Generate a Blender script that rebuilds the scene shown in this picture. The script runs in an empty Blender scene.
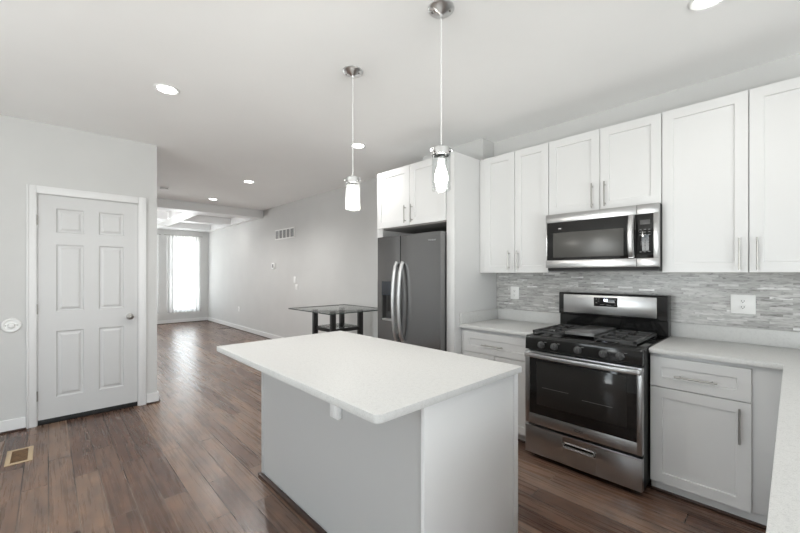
import bpy, bmesh, math, random
from mathutils import Vector, Matrix
random.seed(7)
sc = bpy.context.scene
COL = sc.collection
PI = math.pi

# ------------------------------------------------------------------ camera
cam_data = bpy.data.cameras.new('camera')
cam_data.sensor_width = 36.0
cam_data.lens = 371.702 / 800 * 36.0
cam_data.shift_y = (273.313 - 266.5) / 800      # horizon a little below the middle of the frame
cam_data.clip_start = 0.02
cam = bpy.data.objects.new('camera', cam_data)
COL.objects.link(cam)
cam.location = (0, 0, 1.386)
cam.rotation_euler = (PI / 2, 0, math.radians(46.599))
sc.camera = cam

# ------------------------------------------------------------------ world, exposure
world = bpy.data.worlds.new('world')
sc.world = world
world.use_nodes = True
bg = world.node_tree.nodes['Background']
# bright overcast sky above, brighter lower half added to light the ceilings from below
_N, _L = world.node_tree.nodes, world.node_tree.links
_tc = _N.new('ShaderNodeTexCoord')
_sp = _N.new('ShaderNodeSeparateXYZ')
_L.new(_tc.outputs['Generated'], _sp.inputs[0])
_rp = _N.new('ShaderNodeValToRGB')
_rp.color_ramp.elements[0].position = 0.47
_rp.color_ramp.elements[0].color = (1.0, 0.99, 0.97, 1)
_rp.color_ramp.elements[1].position = 0.53
_rp.color_ramp.elements[1].color = (0.50, 0.53, 0.56, 1)
_mr = _N.new('ShaderNodeMapRange')
_mr.inputs['From Min'].default_value = -1
_mr.inputs['From Max'].default_value = 1
_L.new(_sp.outputs['Z'], _mr.inputs['Value'])
_L.new(_mr.outputs['Result'], _rp.inputs['Fac'])
_L.new(_rp.outputs['Color'], bg.inputs[0])
bg.inputs[1].default_value = 10.0
vs = sc.view_settings
vs.view_transform = 'Standard'
vs.look = 'None'
vs.gamma = 1.0
vs.use_curve_mapping = False
vs.exposure = 0.14


def area(name, loc, rot, sx, sy, energy=0, portal=False, color=(1, 1, 1)):
    d = bpy.data.lights.new(name, 'AREA')
    d.shape = 'RECTANGLE'
    d.size, d.size_y = sx, sy
    d.energy = energy
    d.color = color
    d.cycles.is_portal = portal
    o = bpy.data.objects.new(name, d)
    COL.objects.link(o)
    o.location = loc
    o.rotation_euler = rot
    return o


# daylight comes in only through the glazed openings of the house: portals guide the sky light
area('daylight_patio', (2.78, 0.3, 1.15), (0, PI / 2, 0), 2.1, 2.6, portal=True)
area('daylight_kitchen', (-1.9, -2.58, 1.35), (-PI / 2, 0, PI), 2.0, 1.9, portal=True)
area('daylight_front', (-11.88, 2.81, 1.36), (0, -PI / 2, 0), 2.1, 0.66, portal=True)
area('daylight_front_two', (-11.88, 1.54, 1.36), (0, -PI / 2, 0), 2.1, 1.1, portal=True)

DOWN_ENERGY = 14.0
PEND_ENERGY = 6.0


# ------------------------------------------------------------------ materials
def newmat(name):
    m = bpy.data.materials.new(name)
    m.use_nodes = True
    nt = m.node_tree
    return m, nt, nt.nodes, nt.links, nt.nodes['Principled BSDF']


def rgb(v):
    return (v[0], v[1], v[2], 1) if not isinstance(v, (int, float)) else (v, v, v, 1)


def plain(name, col, rough=0.5, metal=0.0, noise=0.0, nscale=20, bump=0.0, emis=None, estr=0, coat=0.0, spec=0.5):
    m, nt, N, L, b = newmat(name)
    b.inputs['Base Color'].default_value = rgb(col)
    b.inputs['Roughness'].default_value = rough
    b.inputs['Metallic'].default_value = metal
    b.inputs['Specular IOR Level'].default_value = spec
    b.inputs['Coat Weight'].default_value = coat
    if emis:
        b.inputs['Emission Color'].default_value = rgb(emis)
        b.inputs['Emission Strength'].default_value = estr
    if noise or bump:
        tc = N.new('ShaderNodeTexCoord')
        n = N.new('ShaderNodeTexNoise')
        n.inputs['Scale'].default_value = nscale
        n.inputs['Detail'].default_value = 4
        L.new(tc.outputs['Object'], n.inputs['Vector'])
        if noise:
            r = N.new('ShaderNodeValToRGB')
            c = rgb(col)
            r.color_ramp.elements[0].position = 0.3
            r.color_ramp.elements[1].position = 0.7
            r.color_ramp.elements[0].color = tuple(x * (1 - noise) for x in c[:3]) + (1,)
            r.color_ramp.elements[1].color = tuple(min(1, x * (1 + noise)) for x in c[:3]) + (1,)
            L.new(n.outputs['Fac'], r.inputs['Fac'])
            L.new(r.outputs['Color'], b.inputs['Base Color'])
        if bump:
            bp = N.new('ShaderNodeBump')
            bp.inputs['Strength'].default_value = bump
            bp.inputs['Distance'].default_value = 0.002
            L.new(n.outputs['Fac'], bp.inputs['Height'])
            L.new(bp.outputs['Normal'], b.inputs['Normal'])
    return m


def mapped(N, L, scale, rot=(0, 0, 0), coord='Object'):
    tc = N.new('ShaderNodeTexCoord')
    mp = N.new('ShaderNodeMapping')
    mp.inputs['Scale'].default_value = scale
    mp.inputs['Rotation'].default_value = rot
    L.new(tc.outputs[coord], mp.inputs['Vector'])
    return mp


def ramp(N, stops):
    r = N.new('ShaderNodeValToRGB')
    e = r.color_ramp.elements
    while len(e) < len(stops):
        e.new(0.5)
    for k, (p, c) in enumerate(stops):
        e[k].position = p
        e[k].color = rgb(c)
    return r


def steel_mat(name, base, rough, vertical=True, streak=0.08):
    m, nt, N, L, b = newmat(name)
    b.inputs['Metallic'].default_value = 1.0
    mp = mapped(N, L, (3, 3, 260) if not vertical else (260, 260, 3))
    n = N.new('ShaderNodeTexNoise')
    n.inputs['Scale'].default_value = 1.0
    n.inputs['Detail'].default_value = 3
    L.new(mp.outputs[0], n.inputs['Vector'])
    r = ramp(N, [(0.3, base * (1 - streak)), (0.7, base * (1 + streak))])
    L.new(n.outputs['Fac'], r.inputs['Fac'])
    L.new(r.outputs['Color'], b.inputs['Base Color'])
    r2 = N.new('ShaderNodeMapRange')
    r2.inputs['To Min'].default_value = rough - 0.01
    r2.inputs['To Max'].default_value = rough + 0.01
    L.new(n.outputs['Fac'], r2.inputs['Value'])
    L.new(r2.outputs['Result'], b.inputs['Roughness'])
    b.inputs['Anisotropic'].default_value = 0.5
    return m


def wood_floor():
    m, nt, N, L, b = newmat('plank_floor_wood')
    tc = N.new('ShaderNodeTexCoord')
    bk = N.new('ShaderNodeTexBrick')
    bk.offset = 0.37
    bk.offset_frequency = 2
    bk.inputs['Scale'].default_value = 1.0
    bk.inputs['Brick Width'].default_value = 1.12
    bk.inputs['Row Height'].default_value = 0.128
    bk.inputs['Mortar Size'].default_value = 0.0030
    bk.inputs['Mortar Smooth'].default_value = 0.3
    bk.inputs['Bias'].default_value = 0.0
    bk.inputs['Color1'].default_value = (0, 0, 0, 1)
    bk.inputs['Color2'].default_value = (1, 1, 1, 1)
    bk.inputs['Mortar'].default_value = (0.5, 0.5, 0.5, 1)
    L.new(tc.outputs['Object'], bk.inputs['Vector'])
    # per plank tone
    tone = ramp(N, [(0.0, (0.092, 0.050, 0.035)), (0.5, (0.142, 0.085, 0.060)), (1.0, (0.210, 0.140, 0.102))])
    L.new(bk.outputs['Color'], tone.inputs['Fac'])
    # grain stretched along the plank, shifted per plank
    mp = N.new('ShaderNodeMapping')
    mp.inputs['Scale'].default_value = (1.6, 46.0, 1.0)
    L.new(tc.outputs['Object'], mp.inputs['Vector'])
    add = N.new('ShaderNodeVectorMath')
    add.operation = 'MULTIPLY_ADD'
    add.inputs[1].default_value = (17, 9, 5)
    L.new(bk.outputs['Color'], add.inputs[0])
    L.new(mp.outputs[0], add.inputs[2])
    g = N.new('ShaderNodeTexNoise')
    g.inputs['Scale'].default_value = 1.0
    g.inputs['Detail'].default_value = 7
    g.inputs['Roughness'].default_value = 0.65
    g.inputs['Distortion'].default_value = 0.25
    L.new(add.outputs[0], g.inputs['Vector'])
    gr = ramp(N, [(0.28, 0.76), (0.5, 0.99), (0.72, 1.20)])
    L.new(g.outputs['Fac'], gr.inputs['Fac'])
    mix = N.new('ShaderNodeMixRGB')
    mix.blend_type = 'MULTIPLY'
    mix.inputs['Fac'].default_value = 1.0
    L.new(tone.outputs['Color'], mix.inputs[1])
    L.new(gr.outputs['Color'], mix.inputs[2])
    # broad blotches of the hand scraped stain
    mp2 = N.new('ShaderNodeMapping')
    mp2.inputs['Scale'].default_value = (4.0, 9.0, 1.0)
    L.new(tc.outputs['Object'], mp2.inputs['Vector'])
    n2 = N.new('ShaderNodeTexNoise')
    n2.inputs['Scale'].default_value = 1.3
    n2.inputs['Detail'].default_value = 3
    L.new(mp2.outputs[0], n2.inputs['Vector'])
    bl = ramp(N, [(0.3, (0.72, 0.74, 0.78)), (0.7, (1.28, 1.2, 1.12))])
    L.new(n2.outputs['Fac'], bl.inputs['Fac'])
    mix2 = N.new('ShaderNodeMixRGB')
    mix2.blend_type = 'MULTIPLY'
    mix2.inputs['Fac'].default_value = 1.0
    L.new(mix.outputs['Color'], mix2.inputs[1])
    L.new(bl.outputs['Color'], mix2.inputs[2])
    # joints: some dark, some with pale worn edges
    n3 = N.new('ShaderNodeTexNoise')
    n3.inputs['Scale'].default_value = 0.9
    L.new(tc.outputs['Object'], n3.inputs['Vector'])
    jr = ramp(N, [(0.48, (0.015, 0.010, 0.008)), (0.6, (0.20, 0.15, 0.115))])
    L.new(n3.outputs['Fac'], jr.inputs['Fac'])
    mix3 = N.new('ShaderNodeMixRGB')
    L.new(bk.outputs['Fac'], mix3.inputs['Fac'])
    L.new(mix2.outputs['Color'], mix3.inputs[1])
    L.new(jr.outputs['Color'], mix3.inputs[2])
    L.new(mix3.outputs['Color'], b.inputs['Base Color'])
    rr = N.new('ShaderNodeMapRange')
    rr.inputs['To Min'].default_value = 0.20
    rr.inputs['To Max'].default_value = 0.36
    L.new(g.outputs['Fac'], rr.inputs['Value'])
    L.new(rr.outputs['Result'], b.inputs['Roughness'])
    # bump: grain plus grooves
    sub = N.new('ShaderNodeMath')
    sub.operation = 'MULTIPLY_ADD'
    sub.inputs[1].default_value = -3.0
    L.new(bk.outputs['Fac'], sub.inputs[0])
    L.new(g.outputs['Fac'], sub.inputs[2])
    bp = N.new('ShaderNodeBump')
    bp.inputs['Strength'].default_value = 0.35
    bp.inputs['Distance'].default_value = 0.0015
    L.new(sub.outputs[0], bp.inputs['Height'])
    L.new(bp.outputs['Normal'], b.inputs['Normal'])
    return m


def mosaic():
    """long thin marble strips set in rows, on planes facing -Y"""
    m, nt, N, L, b = newmat('marble_strip_mosaic')
    tc = N.new('ShaderNodeTexCoord')
    sep = N.new('ShaderNodeSeparateXYZ')
    cmb = N.new('ShaderNodeCombineXYZ')
    L.new(tc.outputs['Object'], sep.inputs[0])
    L.new(sep.outputs['X'], cmb.inputs['X'])
    L.new(sep.outputs['Z'], cmb.inputs['Y'])
    bk = N.new('ShaderNodeTexBrick')
    bk.offset = 0.41
    bk.offset_frequency = 2
    bk.squash = 1.55
    bk.squash_frequency = 3
    bk.inputs['Scale'].default_value = 1.0
    bk.inputs['Brick Width'].default_value = 0.105
    bk.inputs['Row Height'].default_value = 0.0158
    bk.inputs['Mortar Size'].default_value = 0.0007
    bk.inputs['Mortar Smooth'].default_value = 0.2
    bk.inputs['Color1'].default_value = (0, 0, 0, 1)
    bk.inputs['Color2'].default_value = (1, 1, 1, 1)
    bk.inputs['Mortar'].default_value = (0.4, 0.4, 0.4, 1)
    L.new(cmb.outputs[0], bk.inputs['Vector'])
    tone = ramp(N, [(0.0, (0.36, 0.355, 0.345)), (0.35, (0.47, 0.465, 0.455)), (0.8, (0.55, 0.545, 0.535)), (0.94, (0.60, 0.595, 0.585)), (1.0, (0.80, 0.80, 0.79))])
    L.new(bk.outputs['Color'], tone.inputs['Fac'])
    mp = N.new('ShaderNodeMapping')
    mp.inputs['Scale'].default_value = (14, 60, 1)
    L.new(cmb.outputs[0], mp.inputs['Vector'])
    add = N.new('ShaderNodeVectorMath')
    add.operation = 'MULTIPLY_ADD'
    add.inputs[1].default_value = (13, 7, 3)
    L.new(bk.outputs['Color'], add.inputs[0])
    L.new(mp.outputs[0], add.inputs[2])
    n = N.new('ShaderNodeTexNoise')
    n.inputs['Scale'].default_value = 1.0
    n.inputs['Detail'].default_value = 5
    n.inputs['Roughness'].default_value = 0.6
    n.inputs['Distortion'].default_value = 1.0
    L.new(add.outputs[0], n.inputs['Vector'])
    vr = ramp(N, [(0.30, 0.35), (0.42, 0.78), (0.55, 1.0), (0.75, 1.15)])
    L.new(n.outputs['Fac'], vr.inputs['Fac'])
    mix = N.new('ShaderNodeMixRGB')
    mix.blend_type = 'MULTIPLY'
    mix.inputs['Fac'].default_value = 1.0
    L.new(tone.outputs['Color'], mix.inputs[1])
    L.new(vr.outputs['Color'], mix.inputs[2])
    mix3 = N.new('ShaderNodeMixRGB')
    L.new(bk.outputs['Fac'], mix3.inputs['Fac'])
    L.new(mix.outputs['Color'], mix3.inputs[1])
    mix3.inputs[2].default_value = (0.42, 0.42, 0.41, 1)
    L.new(mix3.outputs['Color'], b.inputs['Base Color'])
    b.inputs['Roughness'].default_value = 0.25
    bp = N.new('ShaderNodeBump')
    bp.inputs['Strength'].default_value = 0.4
    bp.inputs['Distance'].default_value = 0.001
    bp.invert = True
    L.new(bk.outputs['Fac'], bp.inputs['Height'])
    L.new(bp.outputs['Normal'], b.inputs['Normal'])
    return m


def quartz():
    m, nt, N, L, b = newmat('speckled_quartz')
    mp = mapped(N, L, (1, 1, 1))
    n = N.new('ShaderNodeTexNoise')
    n.inputs['Scale'].default_value = 420
    n.inputs['Detail'].default_value = 2
    L.new(mp.outputs[0], n.inputs['Vector'])
    v = N.new('ShaderNodeTexNoise')
    v.inputs['Scale'].default_value = 60
    v.inputs['Detail'].default_value = 5
    L.new(mp.outputs[0], v.inputs['Vector'])
    a = ramp(N, [(0.30, (0.50, 0.50, 0.49)), (0.42, (0.62, 0.62, 0.61)), (0.62, (0.65, 0.65, 0.64)), (0.75, (0.70, 0.70, 0.69))])
    L.new(n.outputs['Fac'], a.inputs['Fac'])
    c = ramp(N, [(0.32, (0.94, 0.94, 0.94)), (0.5, (1, 1, 1))])
    L.new(v.outputs['Fac'], c.inputs['Fac'])
    mix = N.new('ShaderNodeMixRGB')
    mix.blend_type = 'MULTIPLY'
    mix.inputs['Fac'].default_value = 1
    L.new(a.outputs['Color'], mix.inputs[1])
    L.new(c.outputs['Color'], mix.inputs[2])
    L.new(mix.outputs['Color'], b.inputs['Base Color'])
    b.inputs['Roughness'].default_value = 0.5
    b.inputs['Specular IOR Level'].default_value = 0.3
    return m


def glass_mat(name, tint=(1, 1, 1), rough=0.0, glow=0.0):
    m = bpy.data.materials.new(name)
    m.use_nodes = True
    nt = m.node_tree
    N, L = nt.nodes, nt.links
    N.remove(N['Principled BSDF'])
    out = N['Material Output']
    t = N.new('ShaderNodeBsdfTransparent')
    t.inputs[0].default_value = rgb(tint)
    g = N.new('ShaderNodeBsdfGlossy')
    g.inputs['Roughness'].default_value = rough
    lw = N.new('ShaderNodeLayerWeight')
    lw.inputs['Blend'].default_value = 0.5
    pw = N.new('ShaderNodeMath')
    pw.operation = 'POWER'
    pw.inputs[1].default_value = 4.0
    fr = N.new('ShaderNodeMath')
    fr.operation = 'MULTIPLY_ADD'
    fr.inputs[1].default_value = 0.6
    fr.inputs[2].default_value = 0.05
    L.new(lw.outputs['Facing'], pw.inputs[0])
    L.new(pw.outputs[0], fr.inputs[0])
    mx = N.new('ShaderNodeMixShader')
    L.new(fr.outputs[0], mx.inputs[0])
    L.new(t.outputs[0], mx.inputs[1])
    L.new(g.outputs[0], mx.inputs[2])
    if glow:
        # a translucent share turns the glass milky
        tl = N.new('ShaderNodeBsdfTranslucent')
        m2 = N.new('ShaderNodeMixShader')
        m2.inputs[0].default_value = glow
        L.new(mx.outputs[0], m2.inputs[1])
        L.new(tl.outputs[0], m2.inputs[2])
        L.new(m2.outputs[0], out.inputs['Surface'])
    else:
        L.new(mx.outputs[0], out.inputs['Surface'])
    return m


def sheer():
    m = bpy.data.materials.new('sheer_curtain_fabric')
    m.use_nodes = True
    nt = m.node_tree
    N, L = nt.nodes, nt.links
    N.remove(N['Principled BSDF'])
    out = N['Material Output']
    d = N.new('ShaderNodeBsdfDiffuse')
    d.inputs[0].default_value = (0.9, 0.9, 0.9, 1)
    tl = N.new('ShaderNodeBsdfTranslucent')
    tl.inputs[0].default_value = (0.97, 0.97, 0.97, 1)
    tr = N.new('ShaderNodeBsdfTransparent')
    m1 = N.new('ShaderNodeMixShader')
    m1.inputs[0].default_value = 0.7
    m2 = N.new('ShaderNodeMixShader')
    tc = N.new('ShaderNodeTexCoord')
    w = N.new('ShaderNodeTexNoise')
    w.inputs['Scale'].default_value = 300
    L.new(tc.outputs['Object'], w.inputs['Vector'])
    mr = N.new('ShaderNodeMapRange')
    mr.inputs['To Min'].default_value = 0.38
    mr.inputs['To Max'].default_value = 0.58
    L.new(w.outputs['Fac'], mr.inputs['Value'])
    L.new(mr.outputs['Result'], m2.inputs[0])
    L.new(d.outputs[0], m1.inputs[1])
    L.new(tl.outputs[0], m1.inputs[2])
    L.new(m1.outputs[0], m2.inputs[1])
    L.new(tr.outputs[0], m2.inputs[2])
    L.new(m2.outputs[0], out.inputs['Surface'])
    return m


def emission(name, col, strength):
    return plain(name, col, rough=0.4, emis=col, estr=strength)


M = dict(
    wall=plain('grey_wall_paint', (0.61, 0.61, 0.603), 0.85, noise=0.015, nscale=3, bump=0.05),
    ceil=plain('ceiling_paint', (0.92, 0.92, 0.915), 0.9, noise=0.01, nscale=2),
    trim=plain('white_trim_paint', (0.75, 0.75, 0.75), 0.4),
    door=plain('white_door_paint', (0.60, 0.60, 0.60), 0.38),
    cab=plain('white_cabinet_paint', (0.69, 0.69, 0.687), 0.35),
    cabin=plain('cabinet_interior', (0.30, 0.29, 0.28), 0.6),
    endp=plain('island_paint_lit', (0.82, 0.82, 0.82), 0.4),  # same white island paint, lightened for the brighter lit end
    island=plain('island_paint_shaded', (0.54, 0.54, 0.535), 0.4),  # white island paint darkened for the shade under the overhang
    floor=wood_floor(),
    wooddark=plain('dark_shoe_moulding_wood', (0.055, 0.030, 0.022), 0.4, noise=0.3, nscale=30),
    mosaic=mosaic(),
    quartz=quartz(),
    steel=steel_mat('brushed_stainless', 0.46, 0.30, vertical=False, streak=0.02),
    steelv=steel_mat('brushed_stainless_fridge', 0.26, 0.20, vertical=True, streak=0.02),
    steelh=plain('polished_steel_handle', 0.60, 0.38, 1.0),
    nickel=plain('brushed_nickel', (0.42, 0.41, 0.39), 0.32, 1.0),
    canopy=plain('satin_canopy_metal', 0.66, 0.28, 1.0),
    jar=glass_mat('milky_jar_glass', (0.96, 0.97, 0.97), glow=0.10),
    chrome=plain('chrome', 0.72, 0.12, 1.0),
    knobm=plain('satin_nickel_knob', (0.36, 0.35, 0.33), 0.28, 1.0),
    blackg=plain('gloss_black_enamel', 0.012, 0.12),
    blackglass=plain('black_oven_glass', 0.010, 0.05),
    winglass=plain('dark_screened_glass', (0.022, 0.021, 0.020), 0.08),
    mwglass=plain('microwave_screen_glass', (0.075, 0.073, 0.068), 0.28),
    glassedge=plain('dark_green_glass_edge', (0.06, 0.075, 0.07), 0.15),
    rack=plain('oven_rack_behind_glass', 0.16, 0.4),
    ventslat=plain('vent_slat_enamel', 0.42, 0.5),
    black=plain('matte_black', 0.02, 0.5),
    iron=plain('cast_iron', 0.045, 0.45, bump=0.3, nscale=200),
    griddle=plain('griddle_plate', 0.16, 0.33, 0.6),
    grey=plain('dark_grey_plastic', 0.07, 0.4),
    blue=plain('dispenser_panel', (0.03, 0.036, 0.045), 0.15),
    white=plain('white_plastic', (0.82, 0.82, 0.81), 0.35),
    slot=plain('slot_dark', 0.03, 0.6),
    ventgrey=plain('vent_shadow_grey', 0.22, 0.7),
    tan=plain('tan_register_enamel', (0.50, 0.38, 0.24), 0.45),
    brown=plain('register_louvre_brown', (0.17, 0.10, 0.05), 0.5, noise=0.3, nscale=40),
    tablewood=plain('espresso_table_wood', (0.012, 0.011, 0.011), 0.35),
    tableglass=glass_mat('table_glass', (0.86, 0.88, 0.875)),
    glass=glass_mat('clear_glass', (0.96, 0.97, 0.97)),
    pane=glass_mat('window_pane_glass', (0.95, 0.97, 0.97)),
    sheer=sheer(),
    lamp=emission('lamp_lens_glow', (1.0, 0.985, 0.96), 14.0),
    bulb=emission('bulb_glow', (1.0, 0.97, 0.92), 22.0),
    digit=emission('display_digits_glow', (0.75, 0.8, 1.0), 3.5),
    legend=plain('printed_legend_grey', 0.20, 0.5),
    legendw=plain('engraved_badge', 0.62, 0.3, 0.8),
    badge=plain('dark_badge', 0.05, 0.35, 0.8),
    gapshade=plain('gap_shade_black', 0.01, 0.6),
)

# ------------------------------------------------------------------ mesh helpers
ORIG = {}


class MB:
    def __init__(self):
        self.bm = bmesh.new()

    def merge(self, b, mtx=None):
        if mtx is not None:
            bmesh.ops.transform(b, matrix=mtx, verts=b.verts)
        me = bpy.data.meshes.new('tmp')
        b.to_mesh(me)
        b.free()
        self.bm.from_mesh(me)
        bpy.data.meshes.remove(me)
        return self

    def box(self, x0, x1, y0, y1, z0, z1, bev=0.0, seg=2, mtx=None):
        b = bmesh.new()
        bmesh.ops.create_cube(b, size=1)
        for v in b.verts:
            v.co = Vector(((x0 + x1) / 2 + v.co.x * (x1 - x0), (y0 + y1) / 2 + v.co.y * (y1 - y0), (z0 + z1) / 2 + v.co.z * (z1 - z0)))
        if bev:
            bmesh.ops.bevel(b, geom=b.edges[:], offset=bev, segments=seg, affect='EDGES', profile=0.5, clamp_overlap=True)
        return self.merge(b, mtx)

    def cyl(self, p0, p1, r, r2=None, n=24, caps=True):
        p0, p1 = Vector(p0), Vector(p1)
        d = p1 - p0
        b = bmesh.new()
        bmesh.ops.create_cone(b, cap_ends=caps, segments=n, radius1=r, radius2=r if r2 is None else r2, depth=d.length)
        q = Vector((0, 0, 1)).rotation_difference(d.normalized()).to_matrix().to_4x4()
        return self.merge(b, Matrix.Translation((p0 + p1) / 2) @ q)

    def lathe(self, prof, c, n=32, axis='Z'):
        """prof: list of (r, h) along the axis; closed where r==0"""
        b = bmesh.new()
        rings = []
        for r, h in prof:
            if r < 1e-6:
                rings.append([b.verts.new((0, 0, h))])
            else:
                rings.append([b.verts.new((r * math.cos(2 * PI * i / n), r * math.sin(2 * PI * i / n), h)) for i in range(n)])
        for A, B in zip(rings[:-1], rings[1:]):
            for i in range(n):
                j = (i + 1) % n
                if len(A) == 1 and len(B) == 1:
                    continue
                if len(A) == 1:
                    b.faces.new((A[0], B[i], B[j]))
                elif len(B) == 1:
                    b.faces.new((A[i], B[0], A[j]))
                else:
                    b.faces.new((A[i], B[i], B[j], A[j]))
        bmesh.ops.recalc_face_normals(b, faces=b.faces)
        R = Matrix.Identity(4)
        if axis == '-Y':
            R = Matrix.Rotation(PI / 2, 4, 'X')
        elif axis == 'X':
            R = Matrix.Rotation(PI / 2, 4, 'Y')
        return self.merge(b, Matrix.Translation(c) @ R)

    def tube(self, pts, r, n=10, flat=1.0):
        """swept tube through pts (each ring perpendicular-ish)"""
        b = bmesh.new()
        P = [Vector(p) for p in pts]
        rings = []
        for i, p in enumerate(P):
            t = (P[min(i + 1, len(P) - 1)] - P[max(i - 1, 0)]).normalized()
            a = Vector((0, 0, 1)) if abs(t.z) < 0.9 else Vector((1, 0, 0))
            u = t.cross(a).normalized()
            w = t.cross(u).normalized()
            rings.append([b.verts.new(p + u * r * math.cos(2 * PI * k / n) + w * r * flat * math.sin(2 * PI * k / n)) for k in range(n)])
        for A, B in zip(rings[:-1], rings[1:]):
            for k in range(n):
                b.faces.new((A[k], A[(k + 1) % n], B[(k + 1) % n], B[k]))
        b.faces.new(rings[0][::-1])
        b.faces.new(rings[-1])
        bmesh.ops.recalc_face_normals(b, faces=b.faces)
        return self.merge(b)

    def prism(self, pts2, y0, y1, plane='XZ', bev=0.0):
        """polygon extruded between y0 and y1 (plane XZ), z (XY) or x (YZ)"""
        b = bmesh.new()

        def P(p, k):
            if plane == 'XZ':
                return (p[0], k, p[1])
            if plane == 'XY':
                return (p[0], p[1], k)
            return (k, p[0], p[1])
        A = [b.verts.new(P(p, y0)) for p in pts2]
        B = [b.verts.new(P(p, y1)) for p in pts2]
        b.faces.new(A)
        b.faces.new(B[::-1])
        for i in range(len(A)):
            j = (i + 1) % len(A)
            b.faces.new((A[i], B[i], B[j], A[j]))
        bmesh.ops.recalc_face_normals(b, faces=b.faces)
        if bev:
            bmesh.ops.bevel(b, geom=b.edges[:], offset=bev, segments=2, affect='EDGES', profile=0.5, clamp_overlap=True)
        return self.merge(b)

    def build(self, name, mat, parent=None, smooth=True, label=None):
        me = bpy.data.meshes.new(name)
        off = ORIG.get(parent.name, Vector((0, 0, 0))) if parent else Vector((0, 0, 0))
        if off.length:
            bmesh.ops.translate(self.bm, vec=-off, verts=self.bm.verts)
        self.bm.to_mesh(me)
        self.bm.free()
        me.materials.append(mat)
        if smooth:
            for p in me.polygons:
                p.use_smooth = True
            me.set_sharp_from_angle(angle=math.radians(32))
        o = bpy.data.objects.new(name, me)
        COL.objects.link(o)
        if parent:
            o.parent = parent
            ORIG[o.name] = off
        if label:
            o['label'] = label
        return o


def thing(name, label, cat, loc, group=None, kind=None):
    o = bpy.data.objects.new(name, None)
    o.empty_display_size = 0.1
    COL.objects.link(o)
    o.location = loc
    ORIG[o.name] = Vector(loc)
    return tag(o, label, cat, group, kind)


def tag(o, label, cat, group=None, kind=None):
    o['label'] = label
    o['category'] = cat
    if group:
        o['group'] = group
    if kind:
        o['kind'] = kind
    return o


def struct(name, mb, mat, label=None, cat=None, smooth=False):
    o = mb.build(name, mat, smooth=smooth)
    o['kind'] = 'structure'
    if label:
        o['label'] = label
    if cat:
        o['category'] = cat
    return o


def text(name, body, size, loc, mat, parent, rot=(PI / 2, 0, 0), align='CENTER', extrude=0.0004):
    c = bpy.data.curves.new(name, 'FONT')
    c.body = body
    c.size = size
    c.extrude = extrude
    c.align_x = align
    c.align_y = 'CENTER'
    c.materials.append(mat)
    tmp = bpy.data.objects.new('tmp_text', c)
    COL.objects.link(tmp)
    me = bpy.data.meshes.new_from_object(tmp.evaluated_get(bpy.context.evaluated_depsgraph_get()))
    bpy.data.objects.remove(tmp)
    me.name = name
    if not me.materials:
        me.materials.append(mat)
    o = bpy.data.objects.new(name, me)
    COL.objects.link(o)
    o.parent = parent
    o.location = Vector(loc) - ORIG.get(parent.name, Vector((0, 0, 0)))
    o.rotation_euler = rot
    return o


def copy_tree(o, parent=None):
    c = o.copy()
    COL.objects.link(c)
    if parent:
        c.parent = parent
    for ch in list(o.children):
        copy_tree(ch, c)
    return c


def shaker(x0, x1, z0, z1, yf, th=0.02, rail=0.062, depth=0.009, face='-Y'):
    """framed flat-panel front; front face at yf, body goes back by th"""
    mb = MB()
    b = bmesh.new()
    e = 0.0012
    sl = 0.003

    def ring(xa, xb, za, zb, y):
        return [b.verts.new((xa, y, za)), b.verts.new((xb, y, za)), b.verts.new((xb, y, zb)), b.verts.new((xa, y, zb))]
    R = [ring(x0, x1, z0, z1, yf + th), ring(x0, x1, z0, z1, yf + e), ring(x0 + e, x1 - e, z0 + e, z1 - e, yf),
         ring(x0 + rail, x1 - rail, z0 + rail, z1 - rail, yf), ring(x0 + rail + sl, x1 - rail - sl, z0 + rail + sl, z1 - rail - sl, yf + depth)]
    for A, B in zip(R[:-1], R[1:]):
        for i in range(4):
            j = (i + 1) % 4
            b.faces.new((A[i], A[j], B[j], B[i]))
    b.faces.new(R[-1])
    b.faces.new(R[0][::-1])
    bmesh.ops.recalc_face_normals(b, faces=b.faces)
    return mb.merge(b)


def bar_pull(mb, p0, p1, out=(0, -0.03, 0), r=0.0055, inset=0.025):
    p0, p1, out = Vector(p0), Vector(p1), Vector(out)
    d = (p1 - p0).normalized()
    mb.cyl(p0 + out, p1 + out, r, n=14)
    mb.cyl(p0 + d * inset, p0 + d * inset + out, r * 0.8, n=10)
    mb.cyl(p1 - d * inset, p1 - d * inset + out, r * 0.8, n=10)
    return mb


# ------------------------------------------------------------------ shell
XL, YB, ZC, XF = -4.708, 3.41, 2.76, -11.8     # door wall, kitchen wall, ceiling, far wall
XR, YN = 2.7, -2.5                             # wall behind right, wall behind the camera
YS = 0.85                                      # side wall of the living room

struct('floor', MB().box(XF - 0.2, XR + 0.2, YN - 0.2, YB + 0.2, -0.1, 0.0), M['floor'],
       'dark brown hand-scraped plank flooring through kitchen and living room', 'floor')
struct('ceiling', MB().box(-7.95, XR + 0.2, YN - 0.2, YB + 0.2, ZC, ZC + 0.12).box(XF - 0.2, -7.95, YN - 0.2, YB + 0.2, ZC, ZC + 0.12), M['ceil'],
       'smooth flat white ceiling over kitchen and living room', 'ceiling')
struct('wall_back', MB().box(XF - 0.2, XR + 0.2, YB, YB + 0.15, 0, ZC), M['wall'], 'long light grey wall behind the range, refrigerator and glass table', 'wall')

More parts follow.
